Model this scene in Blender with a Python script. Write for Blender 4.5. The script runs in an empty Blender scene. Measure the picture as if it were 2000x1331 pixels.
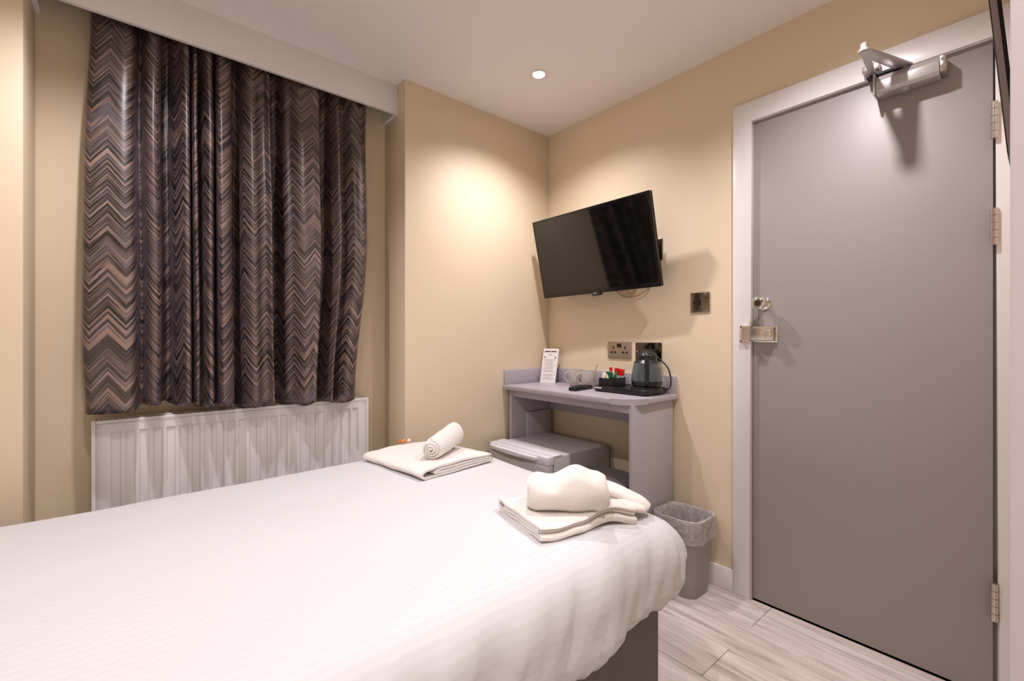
import bpy, bmesh, math, random
from mathutils import Vector, Matrix, noise
PI = math.pi
random.seed(7)
scene = bpy.context.scene
C = scene.collection

# ------------------------------------------------------------------ camera
cam_data = bpy.data.cameras.new('camera')
cam = bpy.data.objects.new('camera', cam_data); C.objects.link(cam)
F_PX = 880.0
CAM_H = 1.085
YAW = math.radians(40.1)
cam_data.sensor_fit = 'HORIZONTAL'; cam_data.sensor_width = 36.0
cam_data.lens = 36.0 * F_PX / 2000.0
cam_data.shift_y = -(665.5 - 661.0) / 2000.0
cam_data.clip_start = 0.02
cam.location = (0, 0, CAM_H)
cam.rotation_euler = (PI / 2, 0, -YAW)
scene.camera = cam

# ------------------------------------------------------------------ world, exposure
world = bpy.data.worlds.new('world'); scene.world = world
world.use_nodes = True
world.node_tree.nodes['Background'].inputs[0].default_value = (0.9, 0.85, 0.8, 1)
world.node_tree.nodes['Background'].inputs[1].default_value = 0.02
vs = scene.view_settings
vs.view_transform = 'Standard'; vs.look = 'None'; vs.gamma = 1.0; vs.exposure = 0.08
vs.use_curve_mapping = False

LAMP_W = 56.0
LAMP_COL = (1.0, 0.933, 0.952)
LAMPS = [(1.464, 1.543), (1.477, 0.446), (0.0, 1.55), (0.0, 0.45), (0.15, -0.62)]  # last one is an unseen spotlight added behind the camera for fill

# room measures
XW = 1.97      # door wall
YC = 1.985     # chimney breast / pier face
YA = 2.208     # alcove back wall
XCH = 1.0      # chimney breast left edge
XPI = -0.252   # pier right edge
ZC = 2.33      # ceiling
XL = -0.95     # wall behind bed head
YR = 0.02      # right wall face

# ------------------------------------------------------------------ helpers
ORG = {}
def setp(o, **k):
    for a, b in k.items(): o[a] = b
    return o
def link(name, me, mat, parent=None, origin=None):
    """verts are given in world space; origin = parent's origin or base centre"""
    o = bpy.data.objects.new(name, me); C.objects.link(o)
    if parent is not None:
        og = ORG[parent.name]
    elif origin is not None:
        og = Vector(origin)
    else:
        xs = [v.co for v in me.vertices]
        mn = Vector((min(v.x for v in xs), min(v.y for v in xs), min(v.z for v in xs)))
        mx = Vector((max(v.x for v in xs), max(v.y for v in xs), max(v.z for v in xs)))
        og = Vector(((mn.x + mx.x) / 2, (mn.y + mx.y) / 2, mn.z))
    me.transform(Matrix.Translation(-og))
    if parent is not None: o.parent = parent
    else: o.location = og
    ORG[o.name] = og
    if mat is not None: me.materials.append(mat)
    return o
def thing(name, label, cat, loc, group=None):
    o = bpy.data.objects.new(name, None); C.objects.link(o)
    o.location = loc; o.empty_display_size = 0.05
    ORG[o.name] = Vector(loc)
    o['label'] = label; o['category'] = cat
    if group: o['group'] = group
    return o
def tag(o, label, cat, group=None):
    o['label'] = label; o['category'] = cat
    if group: o['group'] = group
    return o
def shade(me, ang=35):
    for p in me.polygons: p.use_smooth = True
    try: me.set_sharp_from_angle(angle=math.radians(ang))
    except Exception: pass
def from_bm(name, bm, smooth=True, ang=35):
    bmesh.ops.recalc_face_normals(bm, faces=bm.faces[:])
    me = bpy.data.meshes.new(name); bm.to_mesh(me); bm.free()
    if smooth: shade(me, ang)
    return me
def bm_box(bm, lo, hi, bev=0.0, seg=2, mat=None):
    r = bmesh.ops.create_cube(bm, size=1.0)
    vs_ = r['verts']
    for v in vs_:
        v.co = Vector([(lo[i] + hi[i]) / 2 + v.co[i] * (hi[i] - lo[i]) for i in range(3)])
    if mat is not None:
        for v in vs_: v.co = mat @ v.co
    if bev > 0:
        es = list({e for v in vs_ for e in v.link_edges})
        bmesh.ops.bevel(bm, geom=es, offset=bev, segments=seg, affect='EDGES', profile=0.5)
def box(name, lo, hi, mat, parent=None, bev=0.0, seg=2, xf=None, origin=None):
    bm = bmesh.new(); bm_box(bm, lo, hi, bev, seg, xf)
    return link(name, from_bm(name, bm), mat, parent, origin)
def struct(o): o['kind'] = 'structure'; return o
def basis(d):
    d = Vector(d).normalized()
    a = Vector((0, 0, 1)) if abs(d.z) < 0.9 else Vector((1, 0, 0))
    u = d.cross(a).normalized(); w = d.cross(u).normalized()
    return u, w
def bm_cyl(bm, p0, p1, r0, r1=None, seg=24, cap=True):
    p0 = Vector(p0); p1 = Vector(p1); r1 = r0 if r1 is None else r1
    u, w = basis(p1 - p0)
    A = []; B = []
    for i in range(seg):
        a = 2 * PI * i / seg; d = u * math.cos(a) + w * math.sin(a)
        A.append(bm.verts.new(p0 + d * r0)); B.append(bm.verts.new(p1 + d * r1))
    for i in range(seg):
        j = (i + 1) % seg; bm.faces.new((A[i], A[j], B[j], B[i]))
    if cap: bm.faces.new(A[::-1]); bm.faces.new(B)
def cyl(name, p0, p1, r, mat, parent=None, r1=None, seg=24):
    bm = bmesh.new(); bm_cyl(bm, p0, p1, r, r1, seg)
    return link(name, from_bm(name, bm), mat, parent)
def bm_tube(bm, pts, r, seg=10, closed=False, flat=1.0, up=None):
    pts = [Vector(p) for p in pts]; n = len(pts); rings = []
    for i, p in enumerate(pts):
        a = pts[i - 1] if i > 0 else (pts[-1] if closed else p)
        b = pts[i + 1] if i < n - 1 else (pts[0] if closed else p)
        d = (b - a).normalized()
        if up is not None:
            w = Vector(up); w = (w - d * w.dot(d)).normalized(); u = d.cross(w)
        else: u, w = basis(d)
        rr = r[i] if isinstance(r, (list, tuple)) else r
        rings.append([bm.verts.new(p + u * math.cos(2 * PI * k / seg) * rr + w * math.sin(2 * PI * k / seg) * rr * flat) for k in range(seg)])
    m = n if closed else n - 1
    for i in range(m):
        A, B = rings[i], rings[(i + 1) % n]
        for k in range(seg):
            j = (k + 1) % seg; bm.faces.new((A[k], A[j], B[j], B[k]))
    if not closed: bm.faces.new(rings[0][::-1]); bm.faces.new(rings[-1])
def tube(name, pts, r, mat, parent=None, seg=10, closed=False, flat=1.0, up=None):
    bm = bmesh.new(); bm_tube(bm, pts, r, seg, closed, flat, up)
    return link(name, from_bm(name, bm, ang=60), mat, parent)
def lathe(name, prof, loc, mat, parent=None, seg=36, sx=1.0, sy=1.0, rot=None, ang=40):
    bm = bmesh.new(); loc = Vector(loc); rings = []
    for (r, z) in prof:
        if r < 1e-6: rings.append([bm.verts.new((0, 0, z))])
        else: rings.append([bm.verts.new((r * sx * math.cos(2 * PI * i / seg), r * sy * math.sin(2 * PI * i / seg), z)) for i in range(seg)])
    for A, B in zip(rings, rings[1:]):
        for i in range(seg):
            j = (i + 1) % seg
            if len(A) == 1 and len(B) == 1: continue
            if len(A) == 1: bm.faces.new((A[0], B[j], B[i]))
            elif len(B) == 1: bm.faces.new((A[i], A[j], B[0]))
            else: bm.faces.new((A[i], A[j], B[j], B[i]))
    M = Matrix.Translation(loc)
    if rot is not None: M = M @ rot
    for v in bm.verts: v.co = M @ v.co
    return link(name, from_bm(name, bm, ang=ang), mat, parent)
def poly(name, pts, d, mat, parent=None, bev=0.0):
    """closed polygon (world points) extruded by vector d"""
    bm = bmesh.new(); d = Vector(d)
    A = [bm.verts.new(p) for p in pts]; B = [bm.verts.new(Vector(p) + d) for p in pts]
    n = len(A)
    bm.faces.new(A[::-1]); bm.faces.new(B)
    for i in range(n): bm.faces.new((A[i], A[(i + 1) % n], B[(i + 1) % n], B[i]))
    if bev > 0:
        bmesh.ops.bevel(bm, geom=bm.edges[:], offset=bev, segments=2, affect='EDGES', profile=0.5)
    return link(name, from_bm(name, bm), mat, parent)
def catmull(pts, n=8, closed=False):
    pts = [Vector(p) for p in pts]; out = []; N = len(pts)
    rng = range(N if closed else N - 1)
    for i in rng:
        if closed: p0, p1, p2, p3 = pts[i - 1], pts[i], pts[(i + 1) % N], pts[(i + 2) % N]
        else: p0, p1, p2, p3 = pts[max(i - 1, 0)], pts[i], pts[i + 1], pts[min(i + 2, N - 1)]
        for k in range(n):
            t = k / n; t2 = t * t; t3 = t2 * t
            out.append(0.5 * ((2 * p1) + (p2 - p0) * t + (2 * p0 - 5 * p1 + 4 * p2 - p3) * t2 + (3 * p1 - p0 - 3 * p2 + p3) * t3))
    if not closed: out.append(pts[-1])
    return out
def sm(a, b, x):
    t = max(0.0, min(1.0, (x - a) / (b - a))); return t * t * (3 - 2 * t)
def srgb(r, g, b):
    f = lambda c: (c / 255 / 12.92) if c / 255 <= 0.04045 else ((c / 255 + 0.055) / 1.055) ** 2.4
    return (f(r), f(g), f(b), 1)

# ------------------------------------------------------------------ materials
def mat(name, col, rough=0.5, metal=0.0, spec=0.5, bump=0.0, bscale=200.0, var=0.0, vscale=5.0, sheen=0.0, coat=0.0, stretch=None):
    m = bpy.data.materials.new(name); m.use_nodes = True
    nt = m.node_tree; p = nt.nodes['Principled BSDF']
    p.inputs['Base Color'].default_value = col
    p.inputs['Roughness'].default_value = rough
    p.inputs['Metallic'].default_value = metal
    p.inputs['Specular IOR Level'].default_value = spec
    if sheen: p.inputs['Sheen Weight'].default_value = sheen; p.inputs['Sheen Roughness'].default_value = 0.4
    if coat: p.inputs['Coat Weight'].default_value = coat; p.inputs['Coat Roughness'].default_value = 0.05
    tc = nt.nodes.new('ShaderNodeTexCoord'); mp = nt.nodes.new('ShaderNodeMapping')
    nt.links.new(tc.outputs['Object'], mp.inputs['Vector'])
    if stretch: mp.inputs['Scale'].default_value = stretch
    n2 = nt.nodes.new('ShaderNodeTexNoise'); n2.inputs['Scale'].default_value = vscale; n2.inputs['Detail'].default_value = 4
    nt.links.new(mp.outputs[0], n2.inputs['Vector'])
    mx = nt.nodes.new('ShaderNodeMix'); mx.data_type = 'RGBA'
    v = max(var, 0.01)
    mx.inputs['A'].default_value = tuple(c * (1 - v) for c in col[:3]) + (1,)
    mx.inputs['B'].default_value = tuple(min(1, c * (1 + v)) for c in col[:3]) + (1,)
    nt.links.new(n2.outputs['Fac'], mx.inputs['Factor'])
    nt.links.new(mx.outputs['Result'], p.inputs['Base Color'])
    if bump:
        n = nt.nodes.new('ShaderNodeTexNoise'); n.inputs['Scale'].default_value = bscale; n.inputs['Detail'].default_value = 3
        nt.links.new(mp.outputs[0], n.inputs['Vector'])
        b = nt.nodes.new('ShaderNodeBump'); b.inputs['Strength'].default_value = bump; b.inputs['Distance'].default_value = 0.002
        nt.links.new(n.outputs['Fac'], b.inputs['Height']); nt.links.new(b.outputs[0], p.inputs['Normal'])
    return m

CREAM = mat('cream_paint', srgb(230, 213, 186), 0.55, bump=0.03, bscale=400, var=0.01)
WHITE_CEIL = mat('ceiling_paint', srgb(241, 236, 234), 0.7, bump=0.03, bscale=300, var=0.01)
GLOSS_WHITE = mat('white_gloss', srgb(236, 232, 234), 0.28, bump=0.02, bscale=60, var=0.01)
LINING = mat('lining_paint', srgb(216, 206, 212), 0.4)
RAD_WHITE = mat('radiator_white', srgb(238, 234, 236), 0.3, var=0.01)
DOOR_GREY = mat('door_grey', srgb(158, 150, 150), 0.42, bump=0.02, bscale=150, var=0.02)
DESK_GREY = mat('desk_grey', srgb(176, 170, 178), 0.4, bump=0.02, bscale=200, var=0.015)
FRIDGE_GREY = mat('fridge_silver', srgb(186, 183, 183), 0.38, spec=0.5, bump=0.02, bscale=500, var=0.01)
FRIDGE_WHITE = mat('fridge_white', srgb(226, 224, 230), 0.3)
BLACK = mat('black_plastic', srgb(22, 21, 23), 0.35)
BLACK_MATT = mat('black_matt', srgb(30, 29, 30), 0.6)
DARK = mat('dark_void', srgb(12, 11, 11), 0.8)
SCREEN = mat('tv_screen', srgb(8, 8, 9), 0.06, spec=0.75)
BEZEL = mat('tv_bezel', srgb(14, 13, 14), 0.18, spec=0.6)
CHROME = mat('chrome', (0.78, 0.77, 0.76, 1), 0.08, metal=1.0)
SATIN = mat('satin_steel', (0.62, 0.58, 0.55, 1), 0.28, metal=1.0, bump=0.02, bscale=300)
ALU = mat('silver_paint', srgb(196, 192, 194), 0.3, metal=0.55)
BRASS = mat('brass', (0.72, 0.48, 0.2, 1), 0.25, metal=1.0)
NICKEL = mat('black_nickel', (0.24, 0.20, 0.165, 1), 0.2, metal=1.0, bump=0.02, bscale=90)
NICKEL_SOFT = mat('brushed_bronze', (0.42, 0.34, 0.27, 1), 0.42, metal=0.85, bump=0.04, bscale=300)
NICKEL_DARK = mat('dark_mirror_nickel', (0.10, 0.09, 0.085, 1), 0.07, metal=1.0)
PAPER = mat('paper', srgb(232, 226, 228), 0.6)
INK = mat('print_grey', srgb(150, 142, 146), 0.7)
INK_DARK = mat('print_dark', srgb(88, 80, 84), 0.7)
MUG = mat('mug_glaze', srgb(180, 172, 168), 0.18, coat=0.5)
RED = mat('red_sachet', srgb(214, 30, 28), 0.35)
GREEN = mat('green_sachet', srgb(24, 92, 58), 0.3)
MINT = mat('mint_sachet', srgb(196, 224, 208), 0.35)
CREAM_SACHET = mat('cream_sachet', srgb(226, 214, 188), 0.4)
WHITE_SACHET = mat('white_sachet', srgb(232, 230, 228), 0.4)
BIN_GREY = mat('bin_grey', srgb(150, 143, 140), 0.45, bump=0.02, bscale=300)
STOOL_FAB = mat('stool_velvet', srgb(92, 87, 89), 0.85, bump=0.3, bscale=600, var=0.15, vscale=30, sheen=0.25)
KETTLE_GREY = mat('kettle_grey', srgb(82, 90, 96), 0.2, coat=0.3)
ORANGE = mat('orange_wrapper', srgb(206, 126, 42), 0.35)
WOODFRAME = mat('dark_frame', srgb(128, 116, 118), 0.3)
CABLE = mat('beige_cable', srgb(196, 168, 132), 0.5)
BASE_FAB = mat('divan_fabric', srgb(104, 97, 98), 0.9, bump=0.35, bscale=700, var=0.12, vscale=160, sheen=0.1)
MATTRESS = mat('mattress_cloth', srgb(220, 215, 210), 0.8, bump=0.1)
TOWEL = mat('terry_towel', srgb(236, 230, 225), 0.95, bump=0.55, bscale=420, var=0.025, vscale=90, sheen=0.3)

def towel_bump():
    nt = TOWEL.node_tree
    for n in nt.nodes:
        if n.type == 'BUMP': n.inputs['Distance'].default_value = 0.004
towel_bump()

def make_plank_mat():
    m = bpy.data.materials.new('laminate_oak'); m.use_nodes = True
    nt = m.node_tree; p = nt.nodes['Principled BSDF']
    p.inputs['Roughness'].default_value = 0.42
    tc = nt.nodes.new('ShaderNodeTexCoord'); geo = nt.nodes.new('ShaderNodeNewGeometry')
    oi = nt.nodes.new('ShaderNodeObjectInfo')
    comb = nt.nodes.new('ShaderNodeCombineXYZ')
    nt.links.new(oi.outputs['Random'], comb.inputs['Z'])
    sc = nt.nodes.new('ShaderNodeVectorMath'); sc.operation = 'SCALE'; sc.inputs['Scale'].default_value = 40
    nt.links.new(comb.outputs[0], sc.inputs[0])
    add = nt.nodes.new('ShaderNodeVectorMath'); add.operation = 'ADD'
    nt.links.new(geo.outputs['Position'], add.inputs[0]); nt.links.new(sc.outputs[0], add.inputs[1])
    mp = nt.nodes.new('ShaderNodeMapping'); mp.inputs['Scale'].default_value = (26, 2.2, 1)
    nt.links.new(add.outputs[0], mp.inputs['Vector'])
    n1 = nt.nodes.new('ShaderNodeTexNoise'); n1.inputs['Scale'].default_value = 1.6; n1.inputs['Detail'].default_value = 6; n1.inputs['Distortion'].default_value = 0.6
    nt.links.new(mp.outputs[0], n1.inputs['Vector'])
    r1 = nt.nodes.new('ShaderNodeValToRGB')
    r1.color_ramp.elements[0].position = 0.28; r1.color_ramp.elements[0].color = srgb(172, 158, 153)
    r1.color_ramp.elements[1].position = 0.62; r1.color_ramp.elements[1].color = srgb(224, 213, 208)
    e = r1.color_ramp.elements.new(0.45); e.color = srgb(210, 198, 192)
    nt.links.new(n1.outputs['Fac'], r1.inputs['Fac'])
    mp2 = nt.nodes.new('ShaderNodeMapping'); mp2.inputs['Scale'].default_value = (5, 1.3, 1)
    nt.links.new(add.outputs[0], mp2.inputs['Vector'])
    n2 = nt.nodes.new('ShaderNodeTexNoise'); n2.inputs['Scale'].default_value = 1.5; n2.inputs['Detail'].default_value = 3
    nt.links.new(mp2.outputs[0], n2.inputs['Vector'])
    r2 = nt.nodes.new('ShaderNodeValToRGB')
    r2.color_ramp.elements[0].position = 0.3; r2.color_ramp.elements[0].color = (0.80, 0.77, 0.76, 1)
    r2.color_ramp.elements[1].position = 0.65; r2.color_ramp.elements[1].color = (1, 1, 1, 1)
    nt.links.new(n2.outputs['Fac'], r2.inputs['Fac'])
    mx = nt.nodes.new('ShaderNodeMix'); mx.data_type = 'RGBA'; mx.blend_type = 'MULTIPLY'; mx.inputs['Factor'].default_value = 1
    nt.links.new(r1.outputs[0], mx.inputs['A']); nt.links.new(r2.outputs[0], mx.inputs['B'])
    nt.links.new(mx.outputs['Result'], p.inputs['Base Color'])
    b = nt.nodes.new('ShaderNodeBump'); b.inputs['Strength'].default_value = 0.12; b.inputs['Distance'].default_value = 0.001
    nt.links.new(n1.outputs['Fac'], b.inputs['Height']); nt.links.new(b.outputs[0], p.inputs['Normal'])
    return m
PLANK = make_plank_mat()

def make_curtain_mat():
    m = bpy.data.materials.new('zigzag_jacquard'); m.use_nodes = True
    nt = m.node_tree; p = nt.nodes['Principled BSDF']; L = nt.links.new
    def M(op, a, b=None):
        n = nt.nodes.new('ShaderNodeMath'); n.operation = op
        for i, x in enumerate((a, b)):
            if x is None: continue
            if isinstance(x, (int, float)): n.inputs[i].default_value = x
            else: L(x, n.inputs[i])
        return n.outputs[0]
    uv = nt.nodes.new('ShaderNodeUVMap'); uv.uv_map = 'cloth'
    sp = nt.nodes.new('ShaderNodeSeparateXYZ'); L(uv.outputs[0], sp.inputs[0])
    nz = nt.nodes.new('ShaderNodeTexNoise'); nz.inputs['Scale'].default_value = 30; nz.inputs['Detail'].default_value = 2
    L(uv.outputs[0], nz.inputs['Vector'])
    u = M('ADD', sp.outputs['X'], M('MULTIPLY', M('SUBTRACT', nz.outputs['Fac'], 0.5), 0.004))
    tri = M('PINGPONG', u, 0.046)
    t = M('ADD', sp.outputs['Y'], M('MULTIPLY', tri, 1.28))
    # break the stripes a little along the cloth so that they are not endless
    cell = M('FLOOR', M('DIVIDE', u, 0.046))
    def n1d(scale, detail, off):
        n = nt.nodes.new('ShaderNodeTexNoise'); n.noise_dimensions = '2D'
        n.inputs['Scale'].default_value = 1.0; n.inputs['Detail'].default_value = detail
        cb = nt.nodes.new('ShaderNodeCombineXYZ')
        L(M('ADD', M('MULTIPLY', t, scale), off), cb.inputs['X']); L(M('MULTIPLY', u, 3.0), cb.inputs['Y'])
        L(cb.outputs[0], n.inputs['Vector']); return n.outputs['Fac']
    a = n1d(82, 1.5, 0.0); b = n1d(105, 1.0, 37.3); c = n1d(24, 1, 91.0)
    r1 = nt.nodes.new('ShaderNodeValToRGB'); r1.color_ramp.interpolation = 'LINEAR'
    els = r1.color_ramp.elements
    els[0].position = 0.0; els[0].color = srgb(30, 25, 28)
    els[1].position = 1.0; els[1].color = srgb(140, 122, 122)
    for pos, col in ((0.47, srgb(23, 19, 22)), (0.492, srgb(104, 84, 79)), (0.545, srgb(98, 85, 92)), (0.565, srgb(30, 25, 30)), (0.60, srgb(34, 28, 34)), (0.62, srgb(140, 116, 104))):
        e = els.new(pos); e.color = col
    L(a, r1.inputs['Fac'])
    r2 = nt.nodes.new('ShaderNodeValToRGB'); e2 = r2.color_ramp.elements
    e2[0].position = 0.50; e2[0].color = (0, 0, 0, 1); e2[1].position = 0.545; e2[1].color = (1, 1, 1, 1)
    e3 = e2.new(0.60); e3.color = (1, 1, 1, 1); e3 = e2.new(0.64); e3.color = (0, 0, 0, 1)
    L(b, r2.inputs['Fac'])
    r3 = nt.nodes.new('ShaderNodeValToRGB'); q = r3.color_ramp.elements
    q[0].position = 0.42; q[0].color = srgb(104, 92, 102); q[1].position = 0.58; q[1].color = srgb(132, 104, 90)
    L(c, r3.inputs['Fac'])
    mx = nt.nodes.new('ShaderNodeMix'); mx.data_type = 'RGBA'
    L(M('MULTIPLY', r2.outputs[0], 0.75), mx.inputs['Factor']); L(r1.outputs[0], mx.inputs['A']); L(r3.outputs[0], mx.inputs['B'])
    L(mx.outputs['Result'], p.inputs['Base Color'])
    p.inputs['Roughness'].default_value = 0.40
    p.inputs['Specular IOR Level'].default_value = 0.85
    p.inputs['Sheen Weight'].default_value = 0.06; p.inputs['Sheen Roughness'].default_value = 0.35
    p.inputs['Sheen Tint'].default_value = srgb(190, 180, 200)
    bp = nt.nodes.new('ShaderNodeBump'); bp.inputs['Strength'].default_value = 0.25; bp.inputs['Distance'].default_value = 0.001
    L(a, bp.inputs['Height']); L(bp.outputs[0], p.inputs['Normal'])
    return m
CURTAIN = make_curtain_mat()

def make_duvet_mat():
    m = bpy.data.materials.new('satin_stripe_cotton'); m.use_nodes = True
    nt = m.node_tree; p = nt.nodes['Principled BSDF']; L = nt.links.new
    p.inputs['Sheen Weight'].default_value = 0.15
    uv = nt.nodes.new('ShaderNodeUVMap'); uv.uv_map = 'cloth'
    w = nt.nodes.new('ShaderNodeTexWave'); w.wave_type = 'BANDS'; w.bands_direction = 'Y'; w.inputs['Scale'].default_value = 16; w.inputs['Distortion'].default_value = 0
    L(uv.outputs[0], w.inputs['Vector'])
    r = nt.nodes.new('ShaderNodeValToRGB'); r.color_ramp.elements[0].position = 0.42; r.color_ramp.elements[1].position = 0.58
    L(w.outputs['Fac'], r.inputs['Fac'])
    mx = nt.nodes.new('ShaderNodeMix'); mx.data_type = 'RGBA'
    mx.inputs['A'].default_value = srgb(203, 203, 206); mx.inputs['B'].default_value = srgb(206, 206, 209)
    L(r.outputs[0], mx.inputs['Factor']); L(mx.outputs['Result'], p.inputs['Base Color'])
    mr = nt.nodes.new('ShaderNodeMapRange'); mr.inputs['To Min'].default_value = 0.70; mr.inputs['To Max'].default_value = 0.60
    L(r.outputs[0], mr.inputs['Value']); L(mr.outputs[0], p.inputs['Roughness'])
    nz = nt.nodes.new('ShaderNodeTexNoise'); nz.inputs['Scale'].default_value = 9; nz.inputs['Detail'].default_value = 3
    L(uv.outputs[0], nz.inputs['Vector'])
    b = nt.nodes.new('ShaderNodeBump'); b.inputs['Strength'].default_value = 0.25; b.inputs['Distance'].default_value = 0.012
    L(nz.outputs['Fac'], b.inputs['Height'])
    b2 = nt.nodes.new('ShaderNodeBump'); b2.inputs['Strength'].default_value = 0.03; b2.inputs['Distance'].default_value = 0.0006
    L(r.outputs[0], b2.inputs['Height']); L(b.outputs[0], b2.inputs['Normal']); L(b2.outputs[0], p.inputs['Normal'])
    return m
DUVET = make_duvet_mat()

def make_liner_mat():
    m = bpy.data.materials.new('clear_liner'); m.use_nodes = True
    nt = m.node_tree; p = nt.nodes['Principled BSDF']; out = nt.nodes['Material Output']
    p.inputs['Base Color'].default_value = srgb(214, 206, 206); p.inputs['Roughness'].default_value = 0.25
    tr = nt.nodes.new('ShaderNodeBsdfTransparent'); mx = nt.nodes.new('ShaderNodeMixShader')
    nz = nt.nodes.new('ShaderNodeTexNoise'); nz.inputs['Scale'].default_value = 45; nz.inputs['Detail'].default_value = 4
    tc = nt.nodes.new('ShaderNodeTexCoord'); nt.links.new(tc.outputs['Object'], nz.inputs['Vector'])
    b = nt.nodes.new('ShaderNodeBump'); b.inputs['Strength'].default_value = 0.6; b.inputs['Distance'].default_value = 0.01
    nt.links.new(nz.outputs['Fac'], b.inputs['Height']); nt.links.new(b.outputs[0], p.inputs['Normal'])
    mr = nt.nodes.new('ShaderNodeMapRange'); mr.inputs['From Min'].default_value = 0.3; mr.inputs['From Max'].default_value = 0.7
    mr.inputs['To Min'].default_value = 0.3; mr.inputs['To Max'].default_value = 0.65
    nt.links.new(nz.outputs['Fac'], mr.inputs['Value']); nt.links.new(mr.outputs[0], mx.inputs['Fac'])
    nt.links.new(tr.outputs[0], mx.inputs[1]); nt.links.new(p.outputs[0], mx.inputs[2])
    nt.links.new(mx.outputs[0], out.inputs['Surface'])
    return m
LINER = make_liner_mat()
def make_emit(name, col, s):
    m = bpy.data.materials.new(name); m.use_nodes = True
    nt = m.node_tree; p = nt.nodes['Principled BSDF']
    p.inputs['Base Color'].default_value = (0.9, 0.9, 0.9, 1)
    p.inputs['Emission Color'].default_value = col; p.inputs['Emission Strength'].default_value = s
    return m
LENS = make_emit('lamp_lens', (1, 0.95, 0.9, 1), 25)

# ------------------------------------------------------------------ room shell
T = 0.12
YS = -1.0
fl = struct(box('floor', (XL - T, YS - T, -0.10), (XW + T, YA + T, -0.010), DARK))
PW = 0.193
row = 0
x1 = 1.978
while x1 > XL:
    x0 = x1 - PW
    y = 0.715 + (0 if row % 2 == 0 else 0.61) - 1.22 * 3
    while y < YA:
        ya, yb = max(y, YS), min(y + 1.22, YA)
        if yb - ya > 0.02:
            box('plank', (max(x0, XL) + 0.0008, ya + 0.0008, -0.010), (min(x1, XW) - 0.0008, yb - 0.0008, 0.0), PLANK, fl, bev=0.0012, seg=1)
        y += 1.22
    x1 = x0; row += 1
struct(box('ceiling', (XL - T, YS - T, ZC), (XW + T, YA + T, ZC + 0.1), WHITE_CEIL))
struct(box('wall_back', (XL - T, YA, 0), (XW + T, YA + T, ZC), CREAM))
struct(box('wall_chimney', (XCH, YC, 0), (XW, YA, ZC), CREAM, bev=0.002))
struct(box('wall_pier', (XL, YC, 0), (XPI, YA, ZC), CREAM, bev=0.002))
struct(box('wall_left', (XL - T, YS - T, 0), (XL, YA, ZC), CREAM))
struct(box('wall_front', (XL, YS - T, 0), (XW + T, YS, ZC), CREAM))
# door wall with the doorway cut out
DY0, DY1, DZ = 0.104, 0.786, 1.985
bm = bmesh.new()
bm_box(bm, (XW, DY1 + 0.004, 0), (XW + T, YA, ZC))
bm_box(bm, (XW, DY0 - 0.012, DZ + 0.006), (XW + T, DY1 + 0.004, ZC))
bm_box(bm, (XW, YS, 0), (XW + T, DY0 - 0.012, ZC))
struct(link('wall_door', from_bm('wall_door', bm), CREAM))
bm = bmesh.new()
bm_box(bm, (0.62, YR - 0.12, 0), (XW, YR, ZC))
struct(link('wall_right', from_bm('wall_right', bm), CREAM))
# near white lining at the end of the right wall
struct(box('trim_3', (0.50, YR - 0.15, 0), (0.62, 0.0178, ZC), LINING, bev=0.002))

# skirting on the door wall and chimney wall
def skirting(name, pts_lo, pts_hi):
    return struct(box(name, pts_lo, pts_hi, GLOSS_WHITE, bev=0.004))
skirting('baseboard_door', (XW - 0.016, 0.862, 0), (XW, YC, 0.094))
skirting('baseboard_chimney', (XCH, YC - 0.016, 0), (XW - 0.016, YC, 0.094))
skirting('baseboard_right', (0.62, YR, 0), (XW - 0.02, YR + 0.004, 0.094))

# pelmet
pel = struct(box('trim_1', (XPI, 2.061, 2.188), (XCH, 2.079, ZC), GLOSS_WHITE, bev=0.0015))
box('end_board', (XPI, 2.079, 2.188), (XPI + 0.014, YA, ZC), GLOSS_WHITE, pel)
box('end_board', (XCH - 0.014, 2.079, 2.188), (XCH, YA, ZC), GLOSS_WHITE, pel)

# architrave
arc = struct(poly('trim_2', [(XW - 0.018, 0.862, 0), (XW - 0.018, 0.862, 2.066), (XW - 0.018, YR + 0.001, 2.066), (XW - 0.018, YR + 0.001, 0), (XW - 0.018, DY0 - 0.010, 0), (XW - 0.018, DY0 - 0.010, DZ + 0.002), (XW - 0.018, DY1 + 0.003, DZ + 0.002), (XW - 0.018, DY1 + 0.003, 0)], (0.018, 0, 0), GLOSS_WHITE, None, bev=0.005))
box('door_lining', (XW + 0.045, DY1 - 0.01, 0), (XW + T, DY1 + 0.004, DZ + 0.006), GLOSS_WHITE, arc)
box('door_lining', (XW + 0.045, DY0 - 0.012, 0), (XW + T, DY0 + 0.01, DZ + 0.006), GLOSS_WHITE, arc)
struct(box('wall_corridor', (XW + T, DY0 - 0.2, 0), (XW + T + 0.02, DY1 + 0.2, ZC), DARK))

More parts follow.
